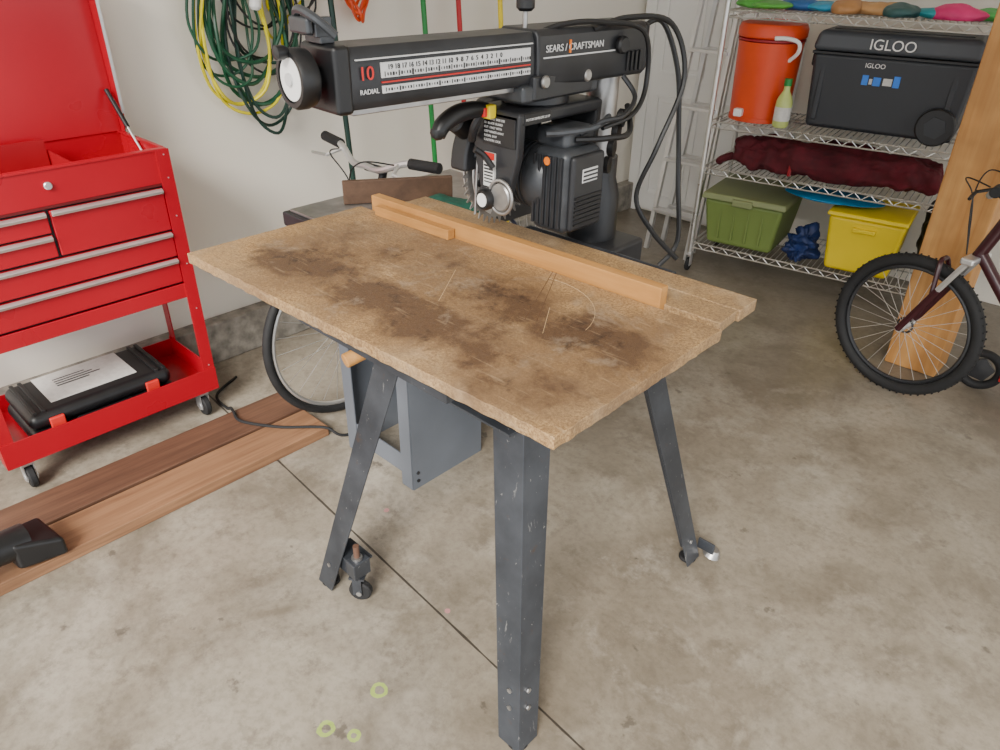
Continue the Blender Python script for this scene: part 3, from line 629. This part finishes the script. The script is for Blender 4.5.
# ---------------------------------------------------------------- bicycles
def bicycle(name,loc,rotz,r,fc,wb=1.0,lean=0,bars=.29,sus=True,tread=True):
    g_=G(name,loc,(lean,0,rotz),True)
    fm=M(name+'_frame_paint',fc,.3,0,.05); sil=alum
    def wheel(nm,x):
        tw=.022 if tread else .015
        torus(nm+'_tyre',g_,(x,0,r),(0,1,0),r-tw,tw,rubber,72,12); torus(nm+'_rim',g_,(x,0,r),(0,1,0),r-2*tw-.006,.008,sil if not sus else darkg,64,8)
        if tread:
            tr=[]
            for i in range(64):
                a=2*PI*i/64; c,s=math.cos(a),math.sin(a)
                for yy in (-.010,.010): tr.append(((x+(r-.004)*c,yy,r+(r-.004)*s),(x+(r+.001)*c,yy,r+(r+.001)*s)))
            rods(nm+'_tread',g_,tr,.004,rubber,4)
        sp=[]
        for i in range(28):
            a=2*PI*i/28; b=a+(.35 if i%2 else -.35); y=.025 if i%4<2 else -.025
            sp.append(((x+.02*math.cos(b),y,r+.02*math.sin(b)),(x+(r-.05)*math.cos(a),0,r+(r-.05)*math.sin(a))))
        rods(nm+'_spokes',g_,sp,.0010,sil,4); cyl(nm+'_hub',g_,(x,-.045,r),(x,.045,r),.016,sil)
        torus(nm+'_hub_flange',g_,(x,0,r),(0,1,0),.028,.004,darkg)
    wheel('front_wheel',0); wheel('rear_wheel',wb)
    ht=Vector((.20,0,r+.46)); hb=Vector((.155,0,r+.32)); bb=Vector((wb-.41,0,r-.03)); st=Vector((wb-.27,0,r+.36))
    cyl('head_tube',g_,hb,ht,.02,fm)
    for nm,a,b,rr in (('top_tube',ht-Vector((0,0,.03)),st-Vector((0,0,.02)),.015),('down_tube',hb+Vector((.005,0,.02)),bb,.019),('seat_tube',bb,st,.015)): cyl(nm,g_,a,b,rr,fm)
    for y in (-.055,.055):
        rods('stays',g_,[((bb.x,y*.6,bb.z),(wb,y,r)),((st.x,y*.4,st.z-.03),(wb,y,r))],.008,fm)
        rods('fork_stanchion',g_,[((.155,y,r+.32),(.06,y,r+.13))],.011,sil if sus else fm); rods('fork_lower',g_,[((.09,y,r+.19),(0,y,r))],.013 if sus else .01,fm if sus else darkg)
    box('fork_crown',g_,.13,.175,-.07,.07,r+.305,r+.33,sil if sus else fm,.008)
    if sus: tube('fork_arch',g_,[(.075,-.055,r+.17),(.06,-.03,r+.27),(.055,0,r+.285),(.06,.03,r+.27),(.075,.055,r+.17)],.009,fm)
    cyl('stem',g_,ht,ht+Vector((.02,0,.06)),.014,black); cyl('stem_ext',g_,ht+Vector((.02,0,.055)),ht+Vector((-.05,0,.085)),.014,black)
    hc=ht+Vector((-.05,0,.085))
    tube('handlebar',g_,[hc+Vector((.05,-bars,.04)),hc+Vector((.03,-bars*.6,.035)),hc+Vector((0,-.07,0)),hc,hc+Vector((0,.07,0)),hc+Vector((.03,bars*.6,.035)),hc+Vector((.05,bars,.04))],.011,sil)
    for s in (-1,1):
        cyl('grip',g_,hc+Vector((.035,s*bars*.62,.035)),hc+Vector((.052,s*(bars+.01),.04)),.017,rubber,bev=.003)
        rods('brake_lever',g_,[(hc+Vector((.02,s*bars*.5,.03)),hc+Vector((-.03,s*bars*.6,.01))),(hc+Vector((-.03,s*bars*.6,.01)),hc+Vector((-.02,s*bars*.95,.0)))],.006,sil if not sus else black)
        tube('brake_cable',g_,[hc+Vector((.0,s*bars*.5,.03)),hc+Vector((-.08,s*.08,.04)),hc+Vector((-.07,0,-.04)),Vector((.12,0,r+.32))],.0025,black,ms=5)
    cyl('seat_post',g_,st,st+Vector((.03,0,.12)),.012,sil)
    tube('saddle',g_,[st+Vector((-.10,0,.145)),st+Vector((-.02,0,.15)),st+Vector((.08,0,.155)),st+Vector((.13,0,.165))],.05,black,rf=lambda t:.35+.85*t*(1.25-t*.35)*.9,ms=12)
    torus('chainring',g_,(bb.x,-.045,bb.z),(0,1,0),.075,.005,darkg)
    rods('crank',g_,[((bb.x,-.06,bb.z),(bb.x+.12,-.06,bb.z-.10)),((bb.x,.06,bb.z),(bb.x-.12,.06,bb.z+.10)),((bb.x,-.06,bb.z),(bb.x,.06,bb.z))],.009,darkg)
    box('pedal_a',g_,bb.x+.08,bb.x+.16,-.15,-.07,bb.z-.11,bb.z-.09,black,.004); box('pedal_b',g_,bb.x-.16,bb.x-.08,.07,.15,bb.z+.09,bb.z+.11,black,.004)
    return g_
bicycle('mountain_bicycle',(-.592,2.86,0),math.radians(-10),.275,(.040,.006,.010),.92,0,bars=.17)
bicycle('road_bicycle',(-1.97,1.30,0),math.radians(90),.315,(.03,.035,.06),1.0,0,sus=False,tread=False)
q=G('kick_scooter',(-.1,3.2,0))
R20=Matrix.Translation((-.34,3.11,0))@Matrix.Rotation(math.radians(5),4,'Z')
for x in (0,.5):
    c=R20@Vector((x,0,.085)); ax=R20.to_3x3()@Vector((0,1,0))
    torus('tyre',q,c,ax,.068,.017,rubber); lathe('wheel_disc',q,[(.05,-.008),(.05,.008),(.015,.014),(0,.014)],c,-ax,darkg,5)
box('deck',q,.07,.42,-.05,.05,.075,.092,M('scooter_red',(.5,.02,.02),.4),.005,xf=R20)
a=R20@Vector((.5,0,.10)); b=R20@Vector((.46,0,.70)); cyl('steer_tube',q,a,b,.014,alum); rods('scooter_bar',q,[(R20@Vector((.46,-.08,.70)),R20@Vector((.46,.12,.70)))],.012,black)
# ---------------------------------------------------------------- camera
cam=bpy.data.cameras.new('camera'); co=bpy.data.objects.new('camera',cam); bpy.context.collection.objects.link(co)
cam.sensor_width=36; cam.lens=735/1000*36; cam.clip_start=.02
co.matrix_world=Matrix.Translation((0,0,1.5))@Matrix.Rotation(math.radians(43.1),4,'Z')@Matrix.Rotation(math.radians(90-30.6),4,'X')@Matrix.Rotation(math.radians(1.0),4,'Z')
bpy.context.scene.camera=co
# ---------------------------------------------------------------- light
w=bpy.data.worlds.new('world'); bpy.context.scene.world=w; w.use_nodes=True
bg=w.node_tree.nodes['Background']; bg.inputs[0].default_value=(.92,.96,1,1); bg.inputs[1].default_value=2.1
sl=bpy.data.lights.new('daylight','SUN'); sl.energy=7.2; sl.angle=math.radians(26); sl.color=(1,.955,.88)
so=bpy.data.objects.new('daylight',sl); bpy.context.collection.objects.link(so)
dv=Vector((-.38,.72,-.58)); so.rotation_euler=dv.to_track_quat('-Z','Y').to_euler()
